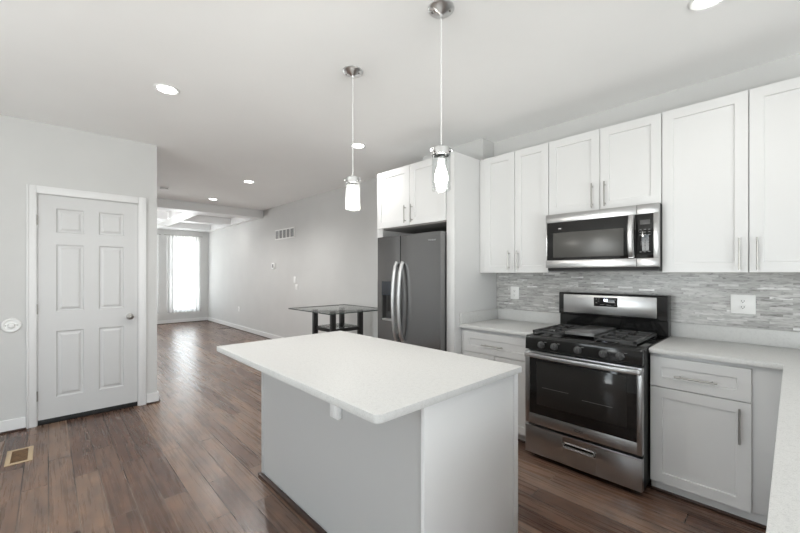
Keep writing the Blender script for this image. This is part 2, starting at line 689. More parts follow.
# wall with the six panel door (opening cut out of it)
DY0, DY1, DZ = -0.078, 0.684, 2.118
struct('wall_left', MB().box(XL - 0.12, XL, YN, DY0, 0, ZC).box(XL - 0.12, XL, DY1, YS, 0, ZC).box(XL - 0.12, XL, DY0, DY1, DZ, ZC),
       M['wall'], 'light grey wall around the white six panel door', 'wall')
struct('wall_left_closet', MB().box(XL - 0.9, XL - 0.8, YN, YS - 0.12, 0, ZC), M['wall'])
struct('wall_left_side', MB().box(XF, XL - 0.12, YS - 0.12, YS, 0, ZC), M['wall'])
# far wall with two window openings
W1, W2, WZ0, WZ1 = (2.60, 3.16), (1.38, 1.94), 0.33, 2.40
W1 = (2.50, 3.12)
W2 = (1.02, 2.06)
fw = MB().box(XF - 0.15, XF, YS - 0.12, YB, 0, WZ0).box(XF - 0.15, XF, YS - 0.12, YB, WZ1, ZC)
fw.box(XF - 0.15, XF, YS - 0.12, W2[0], WZ0, WZ1).box(XF - 0.15, XF, W2[1], W1[0], WZ0, WZ1).box(XF - 0.15, XF, W1[1], YB, WZ0, WZ1)
struct('wall_far', fw, M['wall'], 'light grey far end wall of the living room around the curtained window', 'wall')
# walls behind the camera, with the patio door and the window that light the kitchen
struct('wall_right', MB().box(XR, XR + 0.15, YN, -1.0, 0, ZC).box(XR, XR + 0.15, 1.6, YB, 0, ZC).box(XR, XR + 0.15, -1.0, 1.6, 2.2, ZC).box(XR, XR + 0.15, -1.0, 1.6, 0, 0.1), M['wall'])
struct('wall_front', MB().box(XL, -2.9, YN - 0.15, YN, 0, ZC).box(-0.9, XR, YN - 0.15, YN, 0, ZC).box(-2.9, -0.9, YN - 0.15, YN, 0, 0.4).box(-2.9, -0.9, YN - 0.15, YN, 2.3, ZC), M['wall'])


def window(name, x0, x1, y0, y1, z0, z1, axis, label, mid=True):
    t = thing(name, label, 'window', ((x0 + x1) / 2, (y0 + y1) / 2, z0), kind='structure')
    f = MB()
    s = 0.045
    if axis == 'X':
        f.box(x0, x1, y0, y0 + s, z0, z1, .004).box(x0, x1, y1 - s, y1, z0, z1, .004).box(x0, x1, y0 + s, y1 - s, z0, z0 + s, .004).box(x0, x1, y0 + s, y1 - s, z1 - s, z1, .004)
        if mid:
            zm = (z0 + z1) / 2
            f.box(x0, x1, y0 + s, y1 - s, zm - .02, zm + .02, .004)
        else:
            ym = (y0 + y1) / 2
            f.box(x0, x1, ym - .03, ym + .03, z0 + s, z1 - s, .004)
        p = MB().box((x0 + x1) / 2 - .003, (x0 + x1) / 2 + .003, y0 + s, y1 - s, z0 + s, z1 - s)
    else:
        f.box(x0, x0 + s, y0, y1, z0, z1, .004).box(x1 - s, x1, y0, y1, z0, z1, .004).box(x0 + s, x1 - s, y0, y1, z0, z0 + s, .004).box(x0 + s, x1 - s, y0, y1, z1 - s, z1, .004)
        xm = (x0 + x1) / 2
        f.box(xm - .03, xm + .03, y0, y1, z0 + s, z1 - s, .004)
        p = MB().box(x0 + s, x1 - s, (y0 + y1) / 2 - .003, (y0 + y1) / 2 + .003, z0 + s, z1 - s)
    f.build('window_frame', M['trim'], t)
    p.build('window_pane', M['pane'], t, smooth=False)
    return t


window('window_1', XF - 0.11, XF - 0.05, W1[0], W1[1], WZ0, WZ1, 'X', 'bright tall window behind the white sheer curtain on the far wall')
window('window_2', XF - 0.11, XF - 0.05, W2[0], W2[1], WZ0, WZ1, 'X', 'second tall living room window, hidden behind the door wall')
window('window_3', XR + 0.04, XR + 0.10, -1.0, 1.6, 0.1, 2.2, 'X', 'wide glazed patio opening behind the camera', mid=False)
window('window_4', -2.9, -0.9, YN - 0.11, YN - 0.05, 0.4, 2.3, 'Y', 'kitchen window in the wall behind the camera')

# baseboards with their dark shoe strips
BBH, BBT = 0.108, 0.016


def baseboard(name, x0, x1, y0, y1, sx, sy):
    """sx, sy: direction from the wall into the room"""
    b = MB().box(x0, x1, y0, y1, 0.0, BBH, .004)
    s = 0.014
    if sx:
        q = MB().box(*( (x1, x1 + s) if sx > 0 else (x0 - s, x0)), y0, y1, 0, 0.016, .003)
    else:
        q = MB().box(x0, x1, *((y1, y1 + s) if sy > 0 else (y0 - s, y0)), 0, 0.016, .003)
    o = struct(name, b, M['trim'])
    o['label'] = 'white painted baseboard, ' + name.split('_', 1)[1].replace('_', ' ') + ' wall'
    o['category'] = 'baseboard'
    q.build('shoe_strip', M['wooddark'], o, label='dark brown shoe strip')
    return o


baseboard('baseboard_left', XL, XL + BBT, YN, -0.145, 1, 0)
baseboard('baseboard_left_corner', XL, XL + BBT, 0.752, YS + BBT, 1, 0)
baseboard('baseboard_left_side', XF, XL, YS, YS + BBT, 0, 1)
baseboard('baseboard_far', XF, XF + BBT, YS + BBT, YB - BBT, 1, 0)
baseboard('baseboard_back', XF, -3.23, YB - BBT, YB, 0, -1)

# coffered ceiling of the living room
ZB = 2.592


def beam(name, x0, x1, y0, y1):
    return struct(name, MB().box(x0, x1, y0, y1, ZB, ZC, .006), M['trim'], 'white box beam of the coffered living room ceiling, ' + name.split('_', 1)[1].replace('_', ' '), 'ceiling beam')


beam('trim_front_crossing', -8.28, -7.95, YS, YB)
beam('trim_middle_crossing', -9.92, -9.62, YS, 3.30)
beam('trim_far_crossing', XF, -11.25, YS, 3.30)
beam('trim_beside_long_wall', -11.8, -8.28, 3.30, YB)
bm1 = MB().box(-9.62, -8.28, 1.94, 2.24, ZB, ZC, .006).box(-11.25, -9.92, 1.94, 2.24, ZB, ZC, .006)
struct('trim_centre_lengthwise', bm1, M['trim'], 'white lengthwise box beam between the coffers', 'ceiling beam')
# chase above the cabinets, by the ceiling
struct('wall_chase', MB().box(-3.0, -2.165, 3.208, YB, 2.512, ZC), M['wall'], 'grey boxed-in chase between tall cabinet and ceiling', 'wall')
# tile backsplash
struct('wall_backsplash', MB().box(-2.128, 2.0, YB - 0.010, YB, 1.021, 1.62), M['mosaic'], 'grey and white marble strip mosaic backsplash', 'backsplash')

# ------------------------------------------------------------------ six panel door
dr = thing('door_1', 'white six panel interior door in the left grey wall', 'door', (XL, 0.303, 0), kind='structure')
XD = XL - 0.006        # slab front face
b = bmesh.new()


def drect(ya, yb, za, zb, x):
    return [b.verts.new((x, ya, za)), b.verts.new((x, yb, za)), b.verts.new((x, yb, zb)), b.verts.new((x, ya, zb))]


SY0, SY1, SZ0, SZ1 = -0.071, 0.677, 0.046, 2.108
ys_ = [SY0, 0.052, 0.250, 0.362, 0.562, SY1]
zs_ = [SZ0, 0.232, 0.848, 1.030, 1.655, 1.765, 1.990, SZ1]
for i in range(5):
    for j in range(7):
        ya, yb, za, zb = ys_[i], ys_[i + 1], zs_[j], zs_[j + 1]
        if i in (1, 3) and j in (1, 3, 5):
            R = [drect(ya, yb, za, zb, XD), drect(ya + .010, yb - .010, za + .010, zb - .010, XD - .011),
                 drect(ya + .022, yb - .022, za + .022, zb - .022, XD - .011), drect(ya + .040, yb - .040, za + .040, zb - .040, XD - .002)]
            for A, B in zip(R[:-1], R[1:]):
                for k in range(4):
                    b.faces.new((A[k], A[(k + 1) % 4], B[(k + 1) % 4], B[k]))
            b.faces.new(R[-1])
        else:
            b.faces.new(drect(ya, yb, za, zb, XD))
bk = drect(SY0, SY1, SZ0, SZ1, XD - .035)
b.faces.new(bk[::-1])
fr = drect(SY0, SY1, SZ0, SZ1, XD)
for k in range(4):
    b.faces.new((bk[k], bk[(k + 1) % 4], fr[(k + 1) % 4], fr[k]))
bmesh.ops.remove_doubles(b, verts=b.verts, dist=1e-5)
bmesh.ops.recalc_face_normals(b, faces=b.faces)
MB().merge(b).build('door_panel', M['door'], dr, smooth=False)
cs = MB()
cw = 0.064
cs.box(XL, XL + .016, SY0 - .008 - cw, SY0 - .008, 0, DZ + cw, .004)
cs.box(XL, XL + .016, SY1 + .008, SY1 + .008 + cw, 0, DZ + cw, .004)
cs.box(XL, XL + .016, SY0 - .008, SY1 + .008, DZ - .004, DZ + cw, .004)
cs.box(XL + .014, XL + .022, SY0 - .008 - cw, SY0 - .008 - cw + .014, 0, DZ + cw, .003)
cs.box(XL + .014, XL + .022, SY1 - .006 + cw, SY1 + .008 + cw, 0, DZ + cw, .003)
cs.build('door_casing', M['trim'], dr)
jb = MB().box(XL - .12, XL, SY0 - .007, SY0 - .002, 0, DZ).box(XL - .12, XL, SY1 + .002, SY1 + .007, 0, DZ).box(XL - .12, XL, SY0 - .002, SY1 + .002, SZ1 + .003, DZ)
jb.build('door_jamb', M['trim'], dr, smooth=False)
MB().box(XL - .045, XL - .004, SY0, SY1, 0.0, .045, .004).build('door_gap_shade', M['gapshade'], dr, label='dark strip for the shade in the gap under the door')  # black strip stands in for the shaded gap below the door
for z in (0.27, 1.06, 1.87):
    h = MB().cyl((XL + .006, SY0 - .004, z - .045), (XL + .006, SY0 - .004, z + .045), .006, n=12).box(XL - .003, XL + .003, SY0 - .016, SY0 + .003, z - .045, z + .045)
    h.build('hinge', M['knobm'], dr)
kn = MB().lathe([(0, 0), (.032, 0), (.032, .006), (.012, .010), (.010, .028), (.022, .036), (.028, .048), (.025, .060), (.012, .066), (0, .067)], (XD, 0.612, 0.94), axis='X')
kn.build('door_knob', M['knobm'], dr, label='satin nickel door knob')

# round white plate on the wall left of the door
bp = thing('wall_bumper', 'oval white plastic wall fitting with two screws, left of the door', 'wall fitting', (XL, -0.236, 0.93))
MB().lathe([(0, 0), (.062, 0), (.064, .006), (.056, .016), (.048, .016), (.042, .010), (0, .010)], (XL + .0005, -0.236, 0.93), axis='X', n=40).build('plate', M['white'], bp)
MB().lathe([(0, .009), (.024, .009), (.024, .018), (.018, .028), (0, .031)], (XL, -0.236, 0.93), axis='X').build('button', M['white'], bp)
for s in (-1, 1):
    MB().lathe([(0, .009), (.006, .009), (.005, .014), (0, .0145)], (XL, -0.236 + s * .036, 0.93), axis='X', n=12).build('screw', M['knobm'], bp)

# ------------------------------------------------------------------ island
isl = thing('kitchen_island', 'freestanding kitchen island with white panelled base under pale quartz top', 'kitchen island', (-1.72, 1.45, 0))
IX0, IX1, IY0, IY1 = -2.51, -0.985, 1.062, 1.765
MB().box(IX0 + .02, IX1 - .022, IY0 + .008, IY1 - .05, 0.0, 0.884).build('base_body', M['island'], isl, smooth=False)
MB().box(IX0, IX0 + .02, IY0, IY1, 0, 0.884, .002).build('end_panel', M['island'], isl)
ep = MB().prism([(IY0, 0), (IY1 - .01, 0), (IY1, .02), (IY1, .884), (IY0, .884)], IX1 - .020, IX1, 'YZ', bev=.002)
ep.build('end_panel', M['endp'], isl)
MB().box(IX1 - .0005, IX1 + .006, IY1 - .035, IY1 + .004, 0.02, .884, .002).build('corner_strip', M['endp'], isl)
MB().box(IX0 - .012, IX1 - .02, IY0 - .022, IY0 + .006, 0, .022, .005).build('shoe_moulding', M['wooddark'], isl, label='dark brown shoe moulding along the foot')
b = bmesh.new()
# counter slab with rounded vertical corners
TX0, TX1, TY0, TY1 = -2.558, -0.942, 0.787, 1.745
pts = []
rc = 0.028
for cx, cy, a0 in ((TX1 - rc, TY0 + rc, -PI / 2), (TX1 - .01, TY1 - .01, 0), (TX0 + .01, TY1 - .01, PI / 2), (TX0 + .01, TY0 + .01, PI)):
    r_ = rc if a0 == -PI / 2 else .01
    for k in range(7):
        a_ = a0 + k * PI / 12
        pts.append((cx + r_ * math.cos(a_), cy + r_ * math.sin(a_)))
MB().prism(pts, 0.885, 0.915, 'XY', bev=.002).build('island_top', M['quartz'], isl, label='speckled off-white quartz slab')
io = thing('outlet', 'white outlet box under the overhang on the island side', 'outlet', (-1.59, IY0 + .008, .70))
MB().box(-1.627, -1.553, IY0 - .020, IY0 + .0075, .655, .765, .006).build('cover_plate', M['white'], io)
MB().box(-1.609, -1.573, IY0 - .024, IY0 - .019, .668, .752, .004).build('socket', M['white'], io)

# ------------------------------------------------------------------ base cabinets and counters
CY = 2.761
DF = 2.785


def cabinet_doors(t, specs, yf, rail=0.062):
    """specs: (name, x0, x1, z0, z1, handle, kind)"""
    for name, x0, x1, z0, z1, hnd in specs:
        d = shaker(x0, x1, z0, z1, yf, rail=min(rail, (z1 - z0) * .32)).build(name, M['cab'], t, smooth=False)
        if hnd:
            bar_pull(MB(), *[(p[0], yf, p[1]) for p in hnd]).build('handle', M['nickel'], d)


rb = thing('base_cabinet', 'white base cabinet with one drawer over one door, right of the range', 'cabinet', (-0.34, 3.1, 0))
MB().box(-.628, .003, DF + .020, YB - .02, .078, .884, .001).build('carcass', M['cab'], rb)
MB().box(-.628, .003, DF + .045, DF + .06, .0, .078).build('toe_kick', M['cab'], rb, smooth=False)
MB().box(-.628, .003, DF + .031, DF + .045, 0, .018, .004).build('shoe_moulding', M['wooddark'], rb, label='dark brown shoe moulding')
cabinet_doors(rb, [('drawer', -.625, -.156, .677, .862, ((-.496, .757), (-.295, .757))),
                   ('door', -.625, -.156, .076, .672, ((-.203, .445), (-.203, .640)))], DF)

lb = thing('base_cabinet', 'white base cabinet with one drawer over two doors, left of the range', 'cabinet', (-1.77, 3.1, 0))
MB().box(-2.126, -1.412, DF + .020, YB - .02, .078, .884, .001).build('carcass', M['cab'], lb)
MB().box(-2.126, -1.412, DF + .045, DF + .06, .0, .078).build('toe_kick', M['cab'], lb, smooth=False)
MB().box(-2.126, -1.412, DF + .031, DF + .045, 0, .018, .004).build('shoe_moulding', M['wooddark'], lb, label='dark brown shoe moulding')
cabinet_doors(lb, [('drawer', -2.088, -1.432, .677, .857, ((-1.879, .757), (-1.671, .757))),
                   ('door', -2.088, -1.762, .076, .671, ((-1.800, .445), (-1.800, .645))),
                   ('door', -1.758, -1.432, .076, .671, ((-1.722, .445), (-1.722, .645)))], DF)

pb = thing('base_cabinet', 'white peninsula base cabinet under the counter at the right edge', 'cabinet', (.28, 1.9, 0))
MB().box(.004, .60, .99, YB - .02, .078, .884, .001).build('carcass', M['cab'], pb)
MB().box(.04, .58, 1.0, YB - .03, 0, .078).build('toe_kick', M['cab'], pb, smooth=False)
for k, (ya, yb) in enumerate(((1.0, 1.42), (1.424, 1.84), (1.844, 2.26), (2.264, 2.74))):
    d = shaker(0, yb - ya, .076, .862, 0)
    bmesh.ops.transform(d.bm, matrix=Matrix.Translation((-.018, yb, 0)) @ Matrix.Rotation(-PI / 2, 4, 'Z'), verts=d.bm.verts)
    dd = d.build('door', M['cab'], pb, smooth=False)
    yh_ = ya + .04
    bar_pull(MB(), (-.018, yh_, .46), (-.018, yh_, .66), out=(-.030, 0, 0)).build('handle', M['nickel'], dd)

lc = tag(MB().box(-2.128, -1.412, CY, YB - .001, .8852, .915, .003).build('countertop', M['quartz']),
         'pale quartz countertop left of the range, against the tall cabinet side', 'countertop')
MB().box(-2.106, -1.412, YB - .022, YB - .002, .9155, 1.020, .002).build('upstand', M['quartz'], lc)
MB().box(-2.1285, -2.108, CY + .01, YB - .002, .9155, 1.020, .002).build('upstand', M['quartz'], lc)
# L shaped counter right of the range
Lp = [(-.628, CY), (-.034, CY), (-.034, .62), (.64, .62), (.64, YB - .001), (-.628, YB - .001)]
rcn = tag(MB().prism(Lp, .8852, .915, 'XY', bev=.003).build('countertop', M['quartz']),
          'L-shaped pale quartz countertop right of the range, running towards the camera', 'countertop')
MB().box(-.628, .64, YB - .022, YB - .002, .9155, 1.020, .002).build('upstand', M['quartz'], rcn)

# ------------------------------------------------------------------ upper cabinets
UF, UB, UT = 3.088, 1.392, 2.500


def upper(label, x0, x1, z0, z1, doors, filler=None):
    t = thing('wall_cabinet', label, 'cabinet', ((x0 + x1) / 2, YB, z0))
    MB().box(x0, x1, UF + .0205, YB - .0105, z0, z1, .001).build('carcass', M['cab'], t)
    cabinet_doors(t, doors, UF)
    if filler:
        MB().box(filler[0], filler[1], UF + .006, UF + .0205, z0, z1, .001).build('filler_strip', M['cab'], t)
    return t


upper('white two-door wall cabinet between tall cabinet and microwave', -2.127, -1.430, UB, UT,
      [('door', -2.068, -1.747, UB, UT, ((-1.800, 1.415), (-1.800, 1.592))),
       ('door', -1.743, -1.430, UB, UT, ((-1.708, 1.415), (-1.708, 1.592)))], (-2.127, -2.070))
upper('short white two-door wall cabinet directly above the microwave', -1.426, -.6275, 1.872, UT,
      [('door', -1.424, -1.026, 1.874, UT, ((-1.075, 1.895), (-1.075, 2.085))),
       ('door', -1.022, -.628, 1.874, UT, ((-.985, 1.895), (-.985, 2.085)))])
upper('wide white two-door wall cabinet right of the microwave', -.6235, .255, UB, UT,
      [('door', -.6225, -.187, UB, UT, ((-.226, 1.408), (-.226, 1.602))),
       ('door', -.182, .254, UB, UT, ((-.146, 1.408), (-.146, 1.602)))])

# ------------------------------------------------------------------ tall cabinet round the refrigerator
tc_ = thing('refrigerator_cabinet', 'white two-door cabinet directly above the refrigerator', 'cabinet', (-2.67, 3.05, 1.87))
TF = 2.70
tag(MB().box(-2.222, -2.130, TF, TF + .02, 0, 2.505, .001).box(-2.150, -2.130, TF + .02, YB - .001, 0, 2.505, .001).build('cabinet_end_panel', M['cab']),
    'tall white end panel between refrigerator and left counter', 'cabinet panel')
tag(MB().box(-3.225, -3.140, TF, TF + .02, 0, 2.505, .001).box(-3.225, -3.205, TF + .02, YB - .001, 0, 2.505, .001).build('cabinet_end_panel', M['cab']),
    'tall white end panel on the glass table side of the refrigerator', 'cabinet panel')
MB().box(-3.203, -2.154, TF + .022, YB - .001, 1.872, 2.489, .001).build('carcass', M['cabin'], tc_)
MB().box(-3.203, -2.154, TF + .022, YB - .001, 2.490, 2.505).build('top_panel', M['cab'], tc_, smooth=False)
cabinet_doors(tc_, [('door', -3.205, -2.696, 1.880, 2.497, ((-2.745, 1.905), (-2.745, 2.085))),
                    ('door', -2.692, -2.224, 1.880, 2.497, ((-2.650, 1.905), (-2.650, 2.085)))], TF - .021, rail=.070)

# ------------------------------------------------------------------ refrigerator
FR = thing('refrigerator', 'stainless steel side-by-side refrigerator with ice dispenser', 'refrigerator', (-2.67, 3.0, 0))
FF = 2.61
MB().box(-3.100, -2.235, FF + .075, 3.33, .02, 1.745, .004).build('body', M['grey'], FR)
MB().box(-3.08, -2.25, FF + .09, 3.3, 0, .025).build('base_grille', M['black'], FR)


def bowed(x0, x1, z0, z1, yf, yb, hole=None, bow=.002, n=10):
    """door leaf with a gently bowed front"""
    pts = []
    for k in range(n + 1):
        s = k / n
        pts.append((x0 + (x1 - x0) * s, yf + bow * (2 * s - 1) ** 4 * 1.6))
    pts += [(x1, yb), (x0, yb)]
    return pts


lx0, lx1 = -3.118, -2.762
rx0, rx1 = -2.752, -2.222
ld = MB()
# freezer door in pieces round the dispenser niche
P_ = bowed(lx0, lx1, 0, 0, FF, FF + .065)
ld.prism(P_, .075, .885, 'XY').prism(P_, 1.300, 1.775, 'XY')
dn0, dn1 = -3.045, -2.855
ld.box(lx0, dn0, FF + .001, FF + .065, .885, 1.300).box(dn1, lx1, FF + .001, FF + .065, .885, 1.300)
fd = ld.build('freezer_door', M['steelv'], FR)
nd = MB().box(dn0, dn1, FF + .055, FF + .064, .885, 1.300).box(dn0, dn0 + .008, FF + .004, FF + .06, .885, 1.300).box(dn1 - .008, dn1, FF + .004, FF + .06, .885, 1.300)
nd.build('dispenser_niche', M['grey'], fd)
MB().box(dn0, dn1, FF - .004, FF + .055, 1.150, 1.300, .003).build('control_panel', M['blue'], fd)
MB().box(dn0 + .01, dn1 - .01, FF - .006, FF + .05, .885, .905, .004).build('drip_tray', M['steelh'], fd)
MB().box(-2.975, -2.925, FF + .018, FF + .05, .98, 1.15, .006).build('paddle', M['black'], fd)
rd = MB().prism(bowed(rx0, rx1, 0, 0, FF, FF + .065), .075, 1.775, 'XY', ).build('refrigerator_door', M['steelv'], FR)
for dx, par in ((-2.800, fd), (-2.712, rd)):
    pts = []
    for k in range(17):
        s = k / 16
        z = .70 + s * .80
        pts.append((dx, FF - .008 - .058 * math.sin(PI * s) ** .55, z))
    MB().tube(pts, .018, n=14, flat=1.0).build('handle', M['steelh'], par)
MB().box(-2.752, -2.222, FF + .07, FF + .16, 1.745, 1.772, .004).box(-3.11, -2.762, FF + .07, FF + .16, 1.745, 1.772, .004).build('hinge_cover', M['grey'], FR)
text('brand_lettering', 'Whirlpool', .024, (-2.325, FF - .001, 1.700), M['legendw'], rd)

# ------------------------------------------------------------------ range
RG = thing('gas_range', 'freestanding stainless gas range with five black knobs', 'range', (-1.01, 3.0, 0))
RX0, RX1, RY = -1.402, -.634, 2.64
MB().box(RX0 + .004, RX1 - .004, RY + .045, 3.38, .035, .895, .002).build('body', M['black'], RG)
for x in (-1.35, -.68):
    for y in (2.72, 3.3):
        MB().cyl((x, y, 0), (x, y, .04), .018, n=14).build('foot', M['black'], RG)
MB().box(RX0, RX1, RY + .03, 3.385, .895, .918, .006).build('cooktop', M['blackg'], RG)
# sloping control panel
cp = MB().prism([(RY, .815), (RY + .05, .815), (RY + .05, .9175), (RY + .020, .9175), (RY + .004, .905)], RX0, RX1, 'YZ', bev=.003).build('control_panel', M['blackg'], RG)
for x in (-1.277, -1.180, -1.017, -.855, -.756):
    k = MB().lathe([(0, 0), (.026, 0), (.026, .005), (.021, .008), (.019, .024), (0, .026)], (x, RY + .002, .858), axis='-Y', n=28)
    k.box(x - .004, x + .004, RY - .030, RY - .004, .840, .876, .002)
    kk = k.build('knob', M['grey'], cp)
    MB().box(x - .001, x + .001, RY - .0315, RY - .0295, .862, .875).build('pointer_mark', M['legend'], kk, smooth=False)
    MB().box(x + .022, x + .040, RY - .0008, RY + .002, .880, .883).build('printed_lettering', M['legend'], cp, smooth=False)
od = MB()
OZ0, OZ1 = .262, .803
# stainless oven door frame round the window
wx0, wx1, wz0, wz1 = -1.368, -.664, .338, .768
od.box(RX0, wx0, RY, RY + .042, OZ0, OZ1, .003).box(wx1, RX1, RY, RY + .042, OZ0, OZ1, .003)
od.box(wx0 - .003, wx1 + .003, RY, RY + .042, OZ0, wz0, .003)
od.box(wx0 - .003, wx1 + .003, RY + .001, RY + .042, wz1, OZ1, .002)
odo = od.build('oven_door', M['steel'], RG)
MB().box(wx0 - .002, wx1 + .002, RY + .003, RY + .030, wz0 - .002, wz1 + .002, .002).build('door_glass', M['blackglass'], odo)
MB().box(wx0 + .055, wx1 - .055, RY + .0015, RY + .004, wz0 + .075, wz1 - .03, .001).build('viewing_window', M['winglass'], odo)
# pale rack lines seen in the window
rk = MB()
for (xa, xb, z) in ((-1.27, -1.08, .545), (-.99, -.80, .520)):
    rk.cyl((xa, RY + .0012, z), (xb, RY + .0012, z), .0010, n=6)
rk.build('rack_rail', M['rack'], odo)
pts = []
for k in range(25):
    s = k / 24
    pts.append((RX0 + .012 + s * (RX1 - RX0 - .024), RY - .018 - .032 * math.sin(PI * s) ** .7, .778 - .0 * math.sin(PI * s)))
hb = bmesh.new()
rings = []
for p in pts:
    rings.append([hb.verts.new((p[0], p[1] + dy, p[2] + dz)) for dy, dz in ((-.004, -.014), (-.008, 0), (-.004, .014), (.008, .015), (.010, 0), (.008, -.015))])
for A, B in zip(rings[:-1], rings[1:]):
    for k in range(6):
        hb.faces.new((A[k], A[(k + 1) % 6], B[(k + 1) % 6], B[k]))
hb.faces.new(rings[0]); hb.faces.new(rings[-1][::-1])
bmesh.ops.recalc_face_normals(hb, faces=hb.faces)
hm = MB().merge(hb)
hm.box(RX0 + .004, RX0 + .030, RY - .028, RY + .002, .762, .794, .004).box(RX1 - .030, RX1 - .004, RY - .028, RY + .002, .762, .794, .004)
hm.build('handle', M['steelh'], odo)
# oval swoosh badge
sw = []
for k in range(13):
    a_ = PI * (1.05 + .9 * k / 12)
    sw.append((-1.012 + .030 * math.cos(a_), RY - .0005, .303 + .010 * math.sin(a_)))
MB().tube(sw, .0014, n=6).build('badge_swoosh', M['badge'], odo)
text('brand_lettering', 'Whirlpool', .013, (-1.010, RY - .0006, .305), M['badge'], odo)
# drawer with recessed pull
dz0, dz1 = .040, .245
px0, px1, pz0, pz1 = -1.118, -.903, .157, .196
dm = MB().box(RX0, px0, RY, RY + .04, dz0, dz1, .003).box(px1, RX1, RY, RY + .04, dz0, dz1, .003)
dm.box(px0 - .004, px1 + .004, RY + .0002, RY + .04, dz0, pz0, .0).box(px0 - .004, px1 + .004, RY + .0002, RY + .04, pz1, dz1, .0)
# top lip
dm.box(RX0, RX1, RY - .006, RY + .01, dz1 - .012, dz1 + .002, .003)
dwo = dm.build('warming_drawer', M['steel'], RG)
MB().box(px0, px1, RY + .018, RY + .03, pz0, pz1).build('pull_recess', M['black'], dwo, smooth=False)


def stadium(x0, x1, z0, z1, n=8):
    r = (z1 - z0) / 2
    zc = (z0 + z1) / 2
    P = []
    for k in range(n + 1):
        a_ = -PI / 2 + PI * k / n
        P.append((x1 - r + r * math.cos(a_), zc + r * math.sin(a_)))
    for k in range(n + 1):
        a_ = PI / 2 + PI * k / n
        P.append((x0 + r + r * math.cos(a_), zc + r * math.sin(a_)))
    return P


pr_ = [(x, RY - .003, z) for x, z in stadium(px0 + .004, px1 - .004, pz0 + .003, pz1 - .003)]
pr_.append(pr_[0])
MB().tube(pr_, .004, n=8).prism(stadium(px0 + .010, px1 - .010, pz0 + .003, pz0 + .013), RY + .004, RY + .016, 'XZ').build('pull_rim', M['steelh'], dwo)
# backguard
bgd = MB().prism([(3.285, .919), (3.285, 1.030), (3.262, 1.040), (3.262, 1.212), (3.272, 1.222), (3.380, 1.222), (3.380, .919)], RX0 - .012, RX1 + .008, 'YZ', bev=.003).build('backguard', M['blackg'], RG)
fa = MB().box(-1.372, -.690, 3.255, 3.264, 1.052, 1.206, .004).build('fascia', M['steel'], bgd)
dp = MB().box(-1.125, -.950, 3.252, 3.257, 1.118, 1.190, .004).build('display', M['blackglass'], bgd)
text('clock_digits', '88', .030, (-1.035, 3.2512, 1.168), M['digit'], dp)
mk = MB()
for (xa, xb, z) in ((-1.108, -1.098, 1.176), (-1.090, -1.080, 1.176), (-1.092, -1.082, 1.160), (-1.108, -1.098, 1.146), (-1.075, -1.045, 1.133), (-1.028, -1.012, 1.132), (-1.006, -.996, 1.130), (-.972, -.960, 1.150), (-.972, -.960, 1.135), (-.972, -.960, 1.175)):
    mk.box(xa, xb, 3.2510, 3.2525, z - .0018, z + .0018)
mk.build('printed_lettering', M['legend'], dp, smooth=False)
# burners
for (x, y, r) in ((-1.28, 2.86, .045), (-1.28, 3.13, .036), (-.815, 2.86, .045), (-.815, 3.13, .036)):
    MB().lathe([(0, .918), (r + .012, .918), (r + .010, .922), (r, .923), (r, .926), (r - .006, .9275), (0, .9275)], (x, y, 0), n=28).build('burner', M['black'], RG)


def grate(x0, x1, y0, y1, cells):
    g = MB()
    z0, z1 = .928, .946
    w = .010
    g.box(x0, x1, y0, y0 + w, z0, z1, .002).box(x0, x1, y1 - w, y1, z0, z1, .002).box(x0, x0 + w, y0, y1, z0, z1, .002).box(x1 - w, x1, y0, y1, z0, z1, .002)
    ym = (y0 + y1) / 2
    xm = (x0 + x1) / 2
    g.box(x0, x1, ym - w / 2, ym + w / 2, z0, z1, .002)
    for yc in ((y0 + ym) / 2, (y1 + ym) / 2):
        for s in (-1, 1):
            g.box(xm + s * .025 if s > 0 else x0, x1 if s > 0 else xm - .025, yc - w / 2, yc + w / 2, z0, z1, .002)
        g.box(xm - w / 2, xm + w / 2, yc + .025, yc + (y1 - ym) / 2, z0, z1, .002)
        g.box(xm - w / 2, xm + w / 2, yc - (y1 - ym) / 2, yc - .025, z0, z1, .002)
    for (x, y) in ((x0, y0), (x1 - w, y0), (x0, y1 - w), (x1 - w, y1 - w)):
        g.box(x, x + w, y, y + w, .918, z0, .001)
    # broad flat side bars
    g.box(x0 - .004, x0 + .020, y0, y1, z0 + .002, z1 + .001, .003).box(x1 - .020, x1 + .004, y0, y1, z0 + .002, z1 + .001, .003)
    return g


grate(-1.388, -1.172, 2.735, 3.250, 2).build('grate', M['iron'], RG)
grate(-.940, -.690, 2.735, 3.250, 2).build('grate', M['iron'], RG)
tag(MB().box(-1.160, -.955, 2.775, 3.245, .938, .947, .003).box(-1.160, -.955, 2.775, 3.245, .944, .958, .004).box(-1.152, -.964, 2.790, 3.233, .9575, .960, .001).build('griddle_plate', M['griddle']),
    'flat grey griddle plate over the middle of the gas range', 'griddle')

